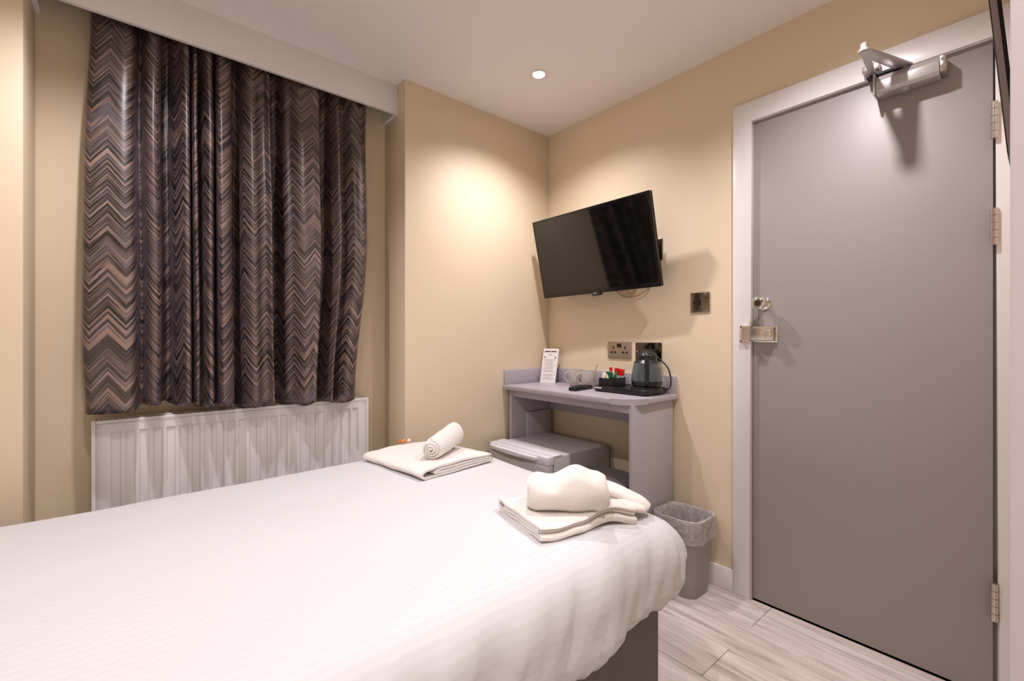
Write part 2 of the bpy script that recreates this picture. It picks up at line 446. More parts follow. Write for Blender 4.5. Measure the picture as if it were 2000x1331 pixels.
# ------------------------------------------------------------------ downlights
for i, (lx, ly) in enumerate(LAMPS):
    lab = ['round white recessed ceiling spotlight in the corner above the television',
           'round recessed ceiling spotlight in front of the door',
           'round recessed ceiling spotlight in front of the curtain',
           'round recessed ceiling spotlight over the near side of the bed',
           'added recessed fill spotlight behind the camera, out of view'][i]
    t = thing('downlight', lab, 'ceiling light', (lx, ly, ZC), 'recessed ceiling spotlights')
    lathe('bezel', [(0.027, -0.001), (0.029, -0.004), (0.040, -0.004), (0.043, -0.0015), (0.043, 0.0)], (lx, ly, ZC), GLOSS_WHITE, t, seg=40)
    lathe('lamp_glass', [(0.0, -0.0015), (0.027, -0.0015)], (lx, ly, ZC), LENS, t, seg=32)
    ld = bpy.data.lights.new('spot', 'SPOT'); ld.energy = LAMP_W; ld.color = LAMP_COL
    ld.spot_size = math.radians(136); ld.spot_blend = 1.0; ld.shadow_soft_size = 0.024
    lo = bpy.data.objects.new('spot', ld); C.objects.link(lo); lo.parent = t; lo.location = (0, 0, -0.012)

# ------------------------------------------------------------------ door
door = struct(box('door_1', (XW, DY0, 0.007), (XW + 0.044, DY1, DZ), DOOR_GREY, bev=0.0015))
door['label'] = 'flat grey painted fire door in a white frame'
for (z0, z1) in ((1.675, 1.785), (1.36, 1.47), (0.249, 0.361)):
    bm = bmesh.new(); hy = DY0 - 0.004; hx = XW - 0.023
    hh = (z1 - z0) / 5
    for k in range(5):
        bm_cyl(bm, (hx, hy, z0 + k * hh + 0.0006), (hx, hy, z0 + (k + 1) * hh - 0.0006), 0.0085, seg=18)
    bm_box(bm, (XW - 0.024, hy - 0.001, z0), (XW + 0.0, hy + 0.001, z1))
    link('hinge', from_bm('hinge', bm), SATIN, door)

# knob
Rx = Matrix.Rotation(-PI / 2, 4, 'Y')
kn = lathe('door_knob', [(0.009, 0.028), (0.020, 0.033), (0.0265, 0.043), (0.0275, 0.052), (0.024, 0.061), (0.017, 0.065), (0.015, 0.063), (0.0, 0.063)], (XW, 0.744, 1.225), CHROME, door, rot=Rx)
lathe('knob_recess', [(0.0, 0.0635), (0.0135, 0.0635), (0.0135, 0.063)], (XW, 0.744, 1.225), NICKEL_DARK, kn, rot=Rx)
kn['label'] = 'round chrome thumb-turn knob'
lathe('rose', [(0, 0.006), (0.022, 0.006), (0.026, 0.003), (0.0265, 0.0)], (XW, 0.744, 1.225), CHROME, kn, rot=Rx)
lathe('neck', [(0.010, 0.006), (0.009, 0.03)], (XW, 0.744, 1.225), CHROME, kn, rot=Rx, seg=24)

# rim latch
lz0, lz1 = 1.068, 1.136
la = box('rim_latch', (XW - 0.026, 0.700, lz0 + 0.008), (XW - 0.004, 0.786, lz1 - 0.008), SATIN, door, bev=0.003)
la['label'] = 'chrome night latch with round snib'
box('back_plate', (XW - 0.004, 0.690, lz0), (XW, 0.783, lz1), CHROME, la, bev=0.0015)
bm = bmesh.new()
for a, b in (((0.697, lz0 + 0.003), (0.783, lz0 + 0.008)), ((0.697, lz1 - 0.008), (0.783, lz1 - 0.003)), ((0.690, lz0 + 0.003), (0.697, lz1 - 0.003))):
    bm_box(bm, (XW - 0.012, a[0], a[1]), (XW - 0.003, b[0], b[1]), 0.001, 1)
link('rim', from_bm('rim', bm), CHROME, la)
cyl('snib', (XW - 0.026, 0.722, 1.102), (XW - 0.042, 0.722, 1.102), 0.019, CHROME, la, seg=28)
cyl('snib_recess', (XW - 0.042, 0.722, 1.102), (XW - 0.0425, 0.722, 1.102), 0.0135, SATIN, la, seg=28)
bm = bmesh.new()
bm_box(bm, (XW - 0.030, 0.789, lz0), (XW - 0.018, 0.826, lz0 + 0.008), 0.001, 1)
bm_box(bm, (XW - 0.030, 0.789, lz1 - 0.008), (XW - 0.018, 0.826, lz1), 0.001, 1)
bm_box(bm, (XW - 0.030, 0.819, lz0), (XW - 0.018, 0.826, lz1), 0.001, 1)
kp = link('latch_keeper', from_bm('keeper', bm), CHROME, arc)
kp['label'] = 'chrome latch keeper'
box('keeper_back', (XW - 0.021, 0.789, lz0 + 0.008), (XW - 0.0185, 0.819, lz1 - 0.008), SATIN, kp)
box('latch_bolt', (XW - 0.020, 0.789, 1.085), (XW - 0.014, 0.806, 1.119), BRASS, kp, bev=0.002)

# door closer
Yl, Yr_ = 0.372, 0.215
cl = poly('door_closer', [(XW - 0.002, Yr_, 1.905), (XW - 0.05, Yr_, 1.905), (XW - 0.060, Yr_, 1.915), (XW - 0.060, Yr_, 1.945), (XW - 0.045, Yr_, 1.968), (XW - 0.002, Yr_, 1.972)], (0, Yl - Yr_, 0), ALU, door, bev=0.002)
cl['label'] = 'silver overhead door closer with folded arm'
box('end_plate', (XW - 0.056, 0.2, 1.912), (XW - 0.001, 0.2145, 1.962), SATIN, cl, bev=0.002)
for zz in (1.927, 1.95):
    cyl('screw', (XW - 0.058, 0.2073, zz), (XW - 0.055, 0.2073, zz), 0.0055, CHROME, cl, seg=16)
bm = bmesh.new()
bm_box(bm, (XW - 0.064, Yl, 1.903), (XW - 0.001, Yl + 0.006, 1.974), 0.002)
link('end_cap', from_bm('end_cap', bm), ALU, cl)
for xx, zz in ((XW - 0.03, 1.925), (XW - 0.03, 1.945)):
    cyl('valve_screw', (xx, Yl + 0.005, zz), (xx, Yl + 0.0075, zz), 0.0045, SATIN, cl, seg=14)
cyl('spindle_cap', (XW - 0.03, 0.30, 1.905), (XW - 0.03, 0.30, 1.897), 0.011, ALU, cl, seg=24)
cyl('spindle', (XW - 0.03, 0.30, 1.972), (XW - 0.03, 0.30, 1.983), 0.009, SATIN, cl, seg=20)
def arm(name, a, b, wa, wb, z, th, m, parent):
    a = Vector((a[0], a[1], z)); b = Vector((b[0], b[1], z)); d = (b - a).normalized(); s = Vector((-d.y, d.x, 0))
    pts = []
    for k in range(9):
        an = PI / 2 + PI * k / 8; pts.append(a + (d * math.cos(an) + s * math.sin(an)) * wa)
    for k in range(9):
        an = -PI / 2 + PI * k / 8; pts.append(b + (d * math.cos(an) + s * math.sin(an)) * wb)
    return poly(name, pts, (0, 0, th), m, parent, bev=0.001)
EL = (1.738, 0.366)
arm('main_arm', (XW - 0.03, 0.30), EL, 0.021, 0.016, 1.974, 0.006, ALU, cl)
arm('forearm', (XW - 0.028, 0.384), EL, 0.009, 0.012, 1.981, 0.005, ALU, cl)
cyl('elbow', (EL[0], EL[1], 1.972), (EL[0], EL[1], 2.000), 0.0095, ALU, cl, seg=20)
box('arm_bracket', (XW - 0.042, 0.365, 1.998), (XW - 0.0185, 0.412, 2.02), SATIN, cl, bev=0.002)
box('pivot_block', (XW - 0.045, 0.31, 1.974), (XW - 0.012, 0.40, 1.984), BLACK_MATT, cl, bev=0.002)

# ------------------------------------------------------------------ leaning framed panel by the door (seen edge on)
fr = thing('picture_frame', 'dark framed panel tilted forward from the right wall, seen edge-on beside the door', 'picture frame', (1.4, 0.05, 1.395))
def lean(x, y, z):  # y measured from the leaning plane
    return (x, 0.0433 + (z - 1.402) * 0.081 + y, z)
def lean_box(name, x0, x1, y0, y1, z0, z1, m):
    pts = [lean(x0, y0, z0), lean(x1, y0, z0), lean(x1, y1, z0), lean(x0, y1, z0)]
    pt2 = [lean(x0, y0, z1), lean(x1, y0, z1), lean(x1, y1, z1), lean(x0, y1, z1)]
    bm = bmesh.new(); A = [bm.verts.new(p) for p in pts]; B = [bm.verts.new(p) for p in pt2]
    bm.faces.new(A[::-1]); bm.faces.new(B)
    for i in range(4): bm.faces.new((A[i], A[(i + 1) % 4], B[(i + 1) % 4], B[i]))
    bmesh.ops.bevel(bm, geom=bm.edges[:], offset=0.001, segments=1, affect='EDGES')
    link(name, from_bm(name, bm), m, fr)
lean_box('frame', 1.2, 1.62, -0.009, 0.0, 1.402, 2.02, WOODFRAME)
lean_box('backing', 1.203, 1.617, -0.013, -0.009, 1.406, 2.016, DARK)
lean_box('glazing', 1.22, 1.60, 0.0, 0.002, 1.422, 2.0, SCREEN)
box('hanger', (1.40, YR, 1.97), (1.42, 0.0433 + 0.568 * 0.081 - 0.012, 1.985), SATIN, fr)

# ------------------------------------------------------------------ curtains
def curtain(label, ctrl, zb_fn, sway, seed, xedge):
    pts = catmull([(x, (d * 1.95 if d > 0 else d * 1.75), 0) for x, d in ctrl], 7)
    us = [0.0]
    for a, b in zip(pts, pts[1:]): us.append(us[-1] + (b - a).length)
    nz_ = 56; zt = 2.245
    V = []; Fc = []; UV = []
    for j in range(nz_ + 1):
        tt = j / nz_
        for i, p in enumerate(pts):
            zb = zb_fn(p.x)
            z = zt + (zb - zt) * tt
            amp = 0.72 + 0.5 * sm(0, 0.25, tt) + 0.18 * sm(0.5, 1, tt)
            d = p.y * amp
            nx = noise.noise(Vector((us[i] * 7, z * 1.3, seed))) * 0.006 * sm(0, 0.3, tt)
            d += noise.noise(Vector((us[i] * 9, z * 2.2, seed + 9))) * 0.006
            cy = 2.128 - 0.062 * sm(0.0, 1.0, tt)
            hem = 0.0018 if z < zb + 0.085 else 0.0
            x = p.x + nx + sway(p.x, tt)
            V.append((x, min(cy - d - hem, 2.196 - 0.004 * math.sin(us[i] * 60)), z)); UV.append((us[i] + seed * 0.37, z))
    W = len(pts)
    for j in range(nz_):
        for i in range(W - 1):
            Fc.append((j * W + i, j * W + i + 1, (j + 1) * W + i + 1, (j + 1) * W + i))
    me = bpy.data.meshes.new('curtain'); me.from_pydata(V, [], Fc); me.update()
    ul = me.uv_layers.new(name='cloth')
    for lp in me.loops: ul.data[lp.index].uv = UV[lp.vertex_index]
    for pg in me.polygons: pg.use_smooth = True
    o = link('curtain', me, CURTAIN)
    s = o.modifiers.new('thickness', 'SOLIDIFY'); s.thickness = 0.0018; s.offset = 0
    tag(o, label, 'curtain', 'pair of drawn curtains')
    return o
left_ctrl = [(-0.130, -0.008), (-0.122, 0.006), (-0.10, 0.014), (-0.06, 0.018), (-0.02, 0.022), (0.002, 0.016), (0.016, -0.012), (0.028, -0.012), (0.042, 0.014), (0.062, 0.022), (0.078, 0.010), (0.085, -0.028), (0.107, -0.036), (0.117, -0.008), (0.132, 0.008), (0.150, 0.026), (0.164, 0.022), (0.165, -0.006), (0.171, -0.010), (0.179, 0.018), (0.190, 0.014), (0.190, -0.012)]
right_ctrl = [(0.186, -0.040), (0.203, -0.014), (0.221, 0.020), (0.238, 0.014), (0.244, -0.026), (0.250, -0.018), (0.257, 0.020), (0.275, 0.024), (0.300, 0.010), (0.311, -0.034), (0.332, -0.036), (0.345, 0.0), (0.370, 0.018), (0.400, 0.012), (0.420, 0.014), (0.432, 0.026), (0.444, 0.006), (0.454, -0.036), (0.484, -0.038), (0.500, -0.006), (0.525, 0.004), (0.550, 0.018), (0.575, 0.024), (0.610, 0.022), (0.636, 0.018), (0.650, -0.028), (0.688, -0.038), (0.700, -0.010), (0.725, 0.014), (0.745, -0.004), (0.760, -0.002), (0.790, 0.020), (0.830, 0.018), (0.855, 0.006), (0.874, -0.018)]
curtain('narrow left curtain with wide flat zigzag fold, dark brown jacquard', left_ctrl,
        lambda x: 0.832 + 0.018 * sm(0.0, 0.03, x) - 0.012 * sm(0.09, 0.11, x),
        lambda x, t: 0.02 * sm(0.35, 0.0, t) * sm(0.0, -0.13, x) + 0.008 * sm(0.85, 1, t) * sm(0.0, -0.13, x), 1.0, None)
curtain('wide right curtain of dark brown zigzag jacquard hanging in deep folds', right_ctrl,
        lambda x: 0.822 - 0.022 * (x - 0.19) / 0.68 + 0.008 * math.sin(x * 31),
        lambda x, t: -0.075 * sm(0.45, 1.0, t) * sm(0.45, 0.87, x), 2.0, None)

rail = thing('curtain_rail', 'slim curtain track fixed behind the white pelmet board', 'curtain rail', (0.38, 2.13, 2.27))
box('track', (XPI + 0.02, 2.122, 2.272), (XCH - 0.02, 2.138, 2.29), GLOSS_WHITE, rail, bev=0.002)
for k in range(14):
    gx = -0.11 + k * 0.075
    cyl('glider', (gx, 2.13, 2.25), (gx, 2.13, 2.272), 0.004, BLACK_MATT, rail, seg=8)
for gx in (-0.08, 0.88): box('bracket', (gx, 2.12, 2.29), (gx + 0.02, 2.14, ZC), GLOSS_WHITE, rail)

# ------------------------------------------------------------------ radiator
rx0, rx1, ryf, ryb, rz0, rz1 = -0.109, 0.873, 2.115, 2.178, 0.20, 0.800
rad = thing('radiator', 'white ribbed panel radiator on the wall under the curtain', 'radiator', ((rx0 + rx1) / 2, ryf, rz0))
xs = [(rx0 + 0.012, 0), (rx0 + 0.045, 0)]
n_r = 23; px0 = rx0 + 0.045; pitch = (rx1 - rx0 - 0.09) / n_r
for k in range(n_r):
    b0 = px0 + k * pitch
    xs += [(b0 + pitch * 0.12, 0), (b0 + pitch * 0.22, 1), (b0 + pitch * 0.78, 1), (b0 + pitch * 0.88, 0)]
xs += [(rx1 - 0.045, 0), (rx1 - 0.012, 0)]
zs = [(rz0, 0), (rz0 + 0.03, 0), (rz0 + 0.04, 1), (rz1 - 0.052, 1), (rz1 - 0.044, 0), (rz1 - 0.018, 0), (rz1 - 0.014, -0.4)]
V = []; Fc = []
for (z, rw) in zs:
    for (x, rr) in xs:
        y = ryf + (0.006 * rr if rw == 1 else 0.006 * min(rw, 0)) ; V.append((x, y, z))
W = len(xs)
for j in range(len(zs) - 1):
    for i in range(W - 1): Fc.append((j * W + i, j * W + i + 1, (j + 1) * W + i + 1, (j + 1) * W + i))
me = bpy.data.meshes.new('front_panel'); me.from_pydata(V, [], Fc); me.update(); shade(me, 12)
o = link('front_panel', me, RAD_WHITE, rad)
s = o.modifiers.new('thickness', 'SOLIDIFY'); s.thickness = 0.0015; s.offset = 1
box('side_panel', (rx0, ryf - 0.004, rz0), (rx0 + 0.012, ryb, rz1), RAD_WHITE, rad, bev=0.003)
box('side_panel', (rx1 - 0.012, ryf - 0.004, rz0), (rx1, ryb, rz1), RAD_WHITE, rad, bev=0.003)
bm = bmesh.new()
bm_box(bm, (rx0 + 0.012, ryf - 0.004, rz1 - 0.014), (rx1 - 0.012, ryf + 0.010, rz1 - 0.001), 0.003)
bm_box(bm, (rx0 + 0.012, ryb - 0.010, rz1 - 0.014), (rx1 - 0.012, ryb, rz1 - 0.001), 0.003)
nb = 70
for k in range(nb):
    gx = rx0 + 0.014 + k * (rx1 - rx0 - 0.028) / nb
    bm_box(bm, (gx, ryf + 0.009, rz1 - 0.008), (gx + 0.0055, ryb - 0.009, rz1 - 0.003))
link('top_grille', from_bm('top_grille', bm), RAD_WHITE, rad)
box('inner_panel', (rx0 + 0.012, ryb - 0.012, rz0 + 0.01), (rx1 - 0.012, ryb - 0.006, rz1 - 0.03), BLACK_MATT, rad)
box('wall_bracket', (rx0 + 0.15, ryb - 0.004, 0.3), (rx0 + 0.18, YA - 0.001, 0.7), RAD_WHITE, rad)
box('wall_bracket', (rx1 - 0.18, ryb - 0.004, 0.3), (rx1 - 0.15, YA - 0.001, 0.7), RAD_WHITE, rad)
cyl('valve', (rx0 + 0.04, 2.15, 0.12), (rx0 + 0.04, 2.15, 0.21), 0.012, CHROME, rad)
cyl('supply_pipe', (rx0 + 0.04, 2.15, 0.0), (rx0 + 0.04, 2.15, 0.12), 0.0075, SATIN, rad)

# ------------------------------------------------------------------ bed
bed = thing('divan_bed', 'double divan bed with dark grey fabric base', 'bed', (0.15, 1.26, 0))
BX0, BX1, BY0, BY1 = -0.90, 1.132, 0.700, 1.80
box('base', (BX0, BY0, 0.02), (BX1, BY1, 0.36), BASE_FAB, bed, bev=0.012, seg=3)
box('mattress', (BX0, BY0 + 0.005, 0.362), (BX1 - 0.03, BY1, 0.535), MATTRESS, bed, bev=0.03, seg=4)
for fx in (BX0 + 0.1, BX1 - 0.1):
    for fy in (BY0 + 0.1, BY1 - 0.1):
        cyl('foot', (fx, fy, 0.0), (fx, fy, 0.02), 0.025, BLACK, bed, seg=16)

def make_duvet():
    rc = 0.11
    X1, Y0, Y1 = 1.228, 0.632, 1.868
    X0 = -0.93
    ix1, iy0, iy1 = X1 - rc, Y0 + rc, Y1 - rc
    Ln, Lf, Lw = 0.285, 0.25, 0.25     # hang arc lengths near side, foot, window side
    na, nb_, nh = 110, 70, 18
    us = [(X0 + (ix1 - X0) * i / na, 0.0) for i in range(na + 1)] + [(ix1, (k + 1) / nh) for k in range(nh)]
    vsn = [(iy0, -(nh - k) / nh) for k in range(nh)] + [(iy0 + (iy1 - iy0) * j / nb_, 0.0) for j in range(nb_ + 1)] + [(iy1, (k + 1) / nh) for k in range(nh)]
    V = []; UV = []
    for (y, hy) in vsn:
        for (x, hx) in us:
            Ly = Ln if hy < 0 else Lw
            dx = hx * Lf; dy = abs(hy) * Ly
            ax, ay = hx, abs(hy)
            r = max(ax, ay)
            px, py, pz = x, y, 0.0
            # soft crown of the top
            cy = (y - 1.257) / 0.6; cx = (x - 0.15) / 1.05
            top = 0.582 + 0.012 * (1 - min(1, cy * cy)) - 0.008 * sm(0.55, 1.0, cx) + 0.012 * sm(0.1, 1.0, cx) * sm(-0.2, 0.9, cy)
            top += noise.noise(Vector((x * 3.1, y * 3.7, 3.3))) * 0.006 + noise.noise(Vector((x * 9, y * 6, 8.3))) * 0.0018
            if r > 0:
                h = math.hypot(ax, ay); ux, uy = ax / h, ay / h
                corner = min(ax, ay) / r
                Lr = (Lf * ux * ux + Ly * uy * uy) * (1 - 0.40 * corner ** 0.7) * (1 - 0.12 * sm(0.85, 1.1, x) * (1 - corner))
                s = r * Lr
                # soft shoulder then hang
                if s < rc * PI / 2:
                    a = s / rc; out = rc * math.sin(a); dz = rc * (1 - math.cos(a))
                else:
                    e = s - rc * PI / 2; out = rc + 0.05 * e; dz = rc + e
                sd = 1 if hy >= 0 else -1
                # folds in the hanging cloth
                per = (x if ay > ax else 2.2 + y)
                if ax > 0 and ay > 0: per = ix1 + math.atan2(ax, ay) * 0.2
                lean_ = 0.5 * s
                q = per + lean_ * (1 if ay >= ax else -1)
                w = sm(0.0, 0.17, s)
                rg = 0.5 - abs(noise.noise(Vector((q * 17.0, s * 1.5, 5.1))))
                fo = (0.012 * noise.noise(Vector((q * 9.0, s * 2, 1.7))) + 0.030 * (rg - 0.25) + 0.009 * noise.noise(Vector((q * 33.0, s * 4, 2.0)))) * w
                out += fo; dz += fo * 0.3
                hemw = sm(0.75, 1.0, r)
                dz += hemw * 0.022 * noise.noise(Vector((per * 6.0, 0, 4.0)))
                out -= 0.02 * hemw * sm(0.9, 1, r)
                px = x + out * ux; py = y + sd * out * uy; pz = -dz
            V.append((px, py, top + pz)); UV.append((x + dx, y + (dy if hy > 0 else -dy)))
    W = len(us); Fc = []
    for j in range(len(vsn) - 1):
        for i in range(W - 1): Fc.append((j * W + i, j * W + i + 1, (j + 1) * W + i + 1, (j + 1) * W + i))
    me = bpy.data.meshes.new('duvet'); me.from_pydata(V, [], Fc); me.update()
    ul = me.uv_layers.new(name='cloth')
    for lp in me.loops: ul.data[lp.index].uv = UV[lp.vertex_index]
    for p in me.polygons: p.use_smooth = True
    o = link('duvet', me, DUVET)
    s = o.modifiers.new('thickness', 'SOLIDIFY'); s.thickness = 0.012; s.offset = -1
    tag(o, 'white satin-stripe duvet spread over the divan bed', 'duvet')
    return o
make_duvet()
BT = 0.592   # working height of the duvet near the foot

# ------------------------------------------------------------------ towels
def ribbon_mesh(name, center, th, p0, ex, ez, ey, length, n, mat_, parent=None, nz=0.004, seed=0.0, warp=None, sub=6):
    """profile (a,b) in the plane ex/ez thickened to th, extruded along ey"""
    c = catmull([(a, b, 0) for a, b in center], sub)
    L_ = []; R_ = []
    for i, p in enumerate(c):
        d = (c[min(i + 1, len(c) - 1)] - c[max(i - 1, 0)]).normalized(); nrm = Vector((-d.y, d.x, 0))
        L_.append(p + nrm * th / 2); R_.append(p - nrm * th / 2)
    e0 = (c[0] - c[1]).normalized() * th * 0.4; e1 = (c[-1] - c[-2]).normalized() * th * 0.4
    loop = L_ + [c[-1] + e1] + R_[::-1] + [c[0] + e0]
    ex, ey, ez, p0 = Vector(ex), Vector(ey), Vector(ez), Vector(p0)
    V = []; Fc = []; m = len(loop)
    for k in range(n + 1):
        t = k / n
        for q in loop:
            a, b = q.x, q.y
            cc = Vector((a, b, t))
            if warp: a, b, t2 = warp(a, b, t)
            else: t2 = t
            p = p0 + ex * a + ez * b + ey * (t2 * length)
            nn = Vector((noise.noise(p * 16 + Vector((seed, 0, 0))), noise.noise(p * 16 + Vector((0, seed, 7))), noise.noise(p * 14 + Vector((3, 0, seed)))))
            V.append(p + nn * nz)
    for k in range(n):
        for i in range(m):
            j = (i + 1) % m
            Fc.append((k * m + i, k * m + j, (k + 1) * m + j, (k + 1) * m + i))
    # caps: quad strip between the two sides
    for k in (0, n):
        o_ = k * m; s = len(c)
        for i in range(s - 1):
            f = (o_ + i, o_ + i + 1, o_ + m - 2 - (i + 1), o_ + m - 2 - i)
            Fc.append(f if k == 0 else f[::-1])
    me = bpy.data.meshes.new(name); me.from_pydata(V, [], Fc); me.update()
    bm = bmesh.new(); bm.from_mesh(me); bmesh.ops.recalc_face_normals(bm, faces=bm.faces[:]); bm.to_mesh(me); bm.free()
    shade(me, 60)
    return link(name, me, mat_, parent)
Z = Vector((0, 0, 1))
def rot2(v, a): return Vector((v[0] * math.cos(a) - v[1] * math.sin(a), v[0] * math.sin(a) + v[1] * math.cos(a), 0))
# folded bath towel near the window corner of the bed foot
a1 = math.radians(9)
exA = rot2((1, 0), a1); eyA = rot2((0, 1), a1 - math.radians(2))
fold4 = [(0.345, 0.043), (0.20, 0.044), (0.06, 0.042), (0.018, 0.039), (0.003, 0.025), (0.018, 0.010), (0.06, 0.007), (0.20, 0.006), (0.335, 0.006), (0.348, 0.012), (0.335, 0.018), (0.20, 0.018), (0.085, 0.018), (0.06, 0.022), (0.085, 0.030), (0.20, 0.030), (0.33, 0.031)]
t1 = ribbon_mesh('folded_towel', fold4, 0.0095, (0.752, 1.372, BT + 0.003), exA, Z, eyA, 0.39, 26, TOWEL, nz=0.003, seed=1.0,
                 warp=lambda a, b, t: (a, b * 0.82 * (1 - 0.25 * sm(0.15, 0.35, a)) - 0.006 * t, t))
tag(t1, 'cream bath towel folded flat, lying at the window corner of the bed foot', 'towel', 'folded bath towels on the bed')
def spiral(turns, r0, gap, squash=1.0, tail=0.0):
    pts = []; n = int(turns * 16)
    for i in range(n + 1):
        a = 2 * PI * i / 16; r = r0 + gap * a / (2 * PI)
        pts.append((r * math.cos(a), r * math.sin(a) * squash))
    return pts
sp1 = spiral(3.25, 0.003, 0.0122)
ax1 = Vector((0.215, 0.175, 0)).normalized()
sx1 = Vector((ax1.y, -ax1.x, 0))
t2 = ribbon_mesh('rolled_towel', sp1, 0.0098, Vector((0.850, 1.472, BT + 0.080)), sx1, Z, ax1, 0.245, 18, TOWEL, nz=0.003, seed=4.0, sub=2,
                 warp=lambda a, b, t: (a * (1 + 0.12 * t) * (1 - 0.12 * sm(0.1, 0, t)), b * (1 + 0.12 * t) * (1 - 0.12 * sm(0.1, 0, t)) + 0.006 * t, t + (0.06 * (0.045 - math.hypot(a, b)) / 0.045 * (-1 if t < 0.08 else 0))))
tag(t2, 'small cream towel rolled up end-on with spiral showing, on the window-side towel', 'towel', 'rolled hand towels on the bed')

# second folded towel, crumpled over the foot edge
a2 = math.radians(-12)
exB = rot2((0, -1), a2); eyB = rot2((1, 0), a2)
fold5 = [(0.245, 0.037), (0.16, 0.038), (0.07, 0.042), (0.025, 0.044), (0.004, 0.032), (0.020, 0.012), (0.07, 0.006), (0.16, 0.006), (0.238, 0.006), (0.25, 0.011), (0.238, 0.0165), (0.16, 0.0165), (0.075, 0.018), (0.045, 0.024), (0.05, 0.032), (0.075, 0.030), (0.16, 0.027), (0.24, 0.027)]
t3 = ribbon_mesh('folded_towel', fold5, 0.0090, (0.806, 1.018, BT - 0.006), exB, Z, eyB, 0.30, 24, TOWEL, nz=0.0045, seed=8.0,
                 warp=lambda a, b, t: (a * 0.92 + 0.012 * math.sin(t * 7), b * 0.85 * (1 + 0.35 * sm(0.4, 0.9, t)) - 0.012 * sm(0.75, 1, t), t))
tag(t3, 'cream bath towel folded and crumpled, nearest the door on the bed foot', 'towel', 'folded bath towels on the bed')
def blanket_tube(name, pts, rad_, flat, parent, seed):
    c = catmull(pts, 6); n = len(c); bm = bmesh.new(); rings = []; seg = 18
    for i, p in enumerate(c):
        d = (c[min(i + 1, n - 1)] - c[max(i - 1, 0)]).normalized(); w = (Z - d * d.z).normalized(); u = d.cross(w)
        t = i / (n - 1); rr = rad_ * (0.55 + 0.45 * math.sin(PI * min(1, 0.15 + t * 0.8)))
        ring = []
        for k in range(seg):
            a = 2 * PI * k / seg
            q = p + u * math.cos(a) * rr + w * math.sin(a) * rr * flat
            q += Vector((noise.noise(q * 18 + Vector((seed, 0, 0))), noise.noise(q * 18 + Vector((0, seed, 0))), noise.noise(q * 18 + Vector((0, 0, seed))))) * 0.006
            ring.append(bm.verts.new(q))
        rings.append(ring)
    for A, B in zip(rings, rings[1:]):
        for k in range(seg): bm.faces.new((A[k], A[(k + 1) % seg], B[(k + 1) % seg], B[k]))
    bm.faces.new(rings[0][::-1]); bm.faces.new(rings[-1])
    return link(name, from_bm(name, bm, ang=80), TOWEL, parent)
blanket_tube('loose_fold', [(0.93, 0.98, BT + 0.05), (1.01, 0.92, BT + 0.062), (1.075, 0.84, BT + 0.05), (1.115, 0.765, BT + 0.022), (1.13, 0.735, BT + 0.004)], 0.038, 0.5, t3, 3.0)
blanket_tube('under_fold', [(1.02, 0.80, BT + 0.022), (1.065, 0.765, BT + 0.022), (1.105, 0.735, BT + 0.010)], 0.026, 0.5, t3, 5.0)
sp2 = spiral(3.75, 0.003, 0.0145, squash=0.92)
ax2 = Vector((0.75, -0.66, 0)).normalized(); sx2 = Vector((ax2.y, -ax2.x, 0))
def warp2(a, b, t):
    bump = 0.018 * math.exp(-((t - 0.60) / 0.16) ** 2) - 0.008 * math.exp(-((t - 0.3) / 0.15) ** 2)
    e = 1 - 0.22 * (sm(0.88, 1.0, t) ** 2 + sm(0.12, 0.0, t) ** 2)
    return (a * 1.12 * e, b * e * (1 + 0.05 * t) + (bump if b > 0.02 else 0), t)
t4 = ribbon_mesh('rolled_towel', sp2, 0.0122, Vector((0.828, 0.918, BT + 0.072)), sx2, Z, ax2, 0.215, 20, TOWEL, nz=0.0045, seed=12.0, sub=2, warp=warp2)
tag(t4, 'plump cream towel rolled side-on with a pointed tip, on the crumpled towel', 'towel', 'rolled hand towels on the bed')
# wrapped sweet on the far towel
sw = thing('wrapped_sweet', 'tiny orange wrapped sweet on the window-side towel', 'sweet', (0.895, 1.80, BT + 0.038))
lathe('wrapper', [(0, -0.016), (0.006, -0.012), (0.0085, -0.004), (0.0085, 0.006), (0.006, 0.013), (0, 0.016)], (0.895, 1.79, BT + 0.048), ORANGE, sw, seg=12, rot=Matrix.Rotation(PI / 2, 4, 'Y'))
lathe('twist', [(0.001, 0.0), (0.008, 0.012), (0.0, 0.010)], (0.911, 1.79, BT + 0.048), WHITE_SACHET, sw, seg=10, rot=Matrix.Rotation(PI / 2, 4, 'Y'))
lathe('twist', [(0.001, 0.0), (0.008, 0.012), (0.0, 0.010)], (0.879, 1.79, BT + 0.048), ORANGE, sw, seg=10, rot=Matrix.Rotation(-PI / 2, 4, 'Y'))

# ------------------------------------------------------------------ desk
DT = 0.822
dy0 = 1.128
desk = thing('console_desk', 'pale grey built-in desk with upstand against the cream wall', 'desk', (1.80, 1.55, 0))
def worktop():
    xf, xb = 1.600, XW; y0, y1 = 1.118, YC; r = 0.11
    pts = [(xb, y0), (xb, y1), (xf, y1)]
    for k in range(11):
        a = PI + (PI / 2) * k / 10
        pts.append((xf + r + r * math.cos(a), y0 + r + r * math.sin(a)))
    pts = [(x, y, DT - 0.026) for x, y in pts]
    return poly('worktop', pts[::-1], (0, 0, 0.026), DESK_GREY, desk, bev=0.007)
worktop()
box('upstand', (XW - 0.018, 1.128, DT), (XW, YC, DT + 0.084), DESK_GREY, desk, bev=0.003)
box('upstand', (1.608, YC - 0.018, DT), (XW - 0.018, YC, DT + 0.084), DESK_GREY, desk, bev=0.003)
box('side_panel', (1.635, 1.138, 0.0), (XW - 0.017, 1.160, DT - 0.026), DESK_GREY, desk, bev=0.002)
box('side_panel', (1.635, YC - 0.04, 0.0), (XW - 0.017, YC - 0.018, DT - 0.026), DESK_GREY, desk, bev=0.002)
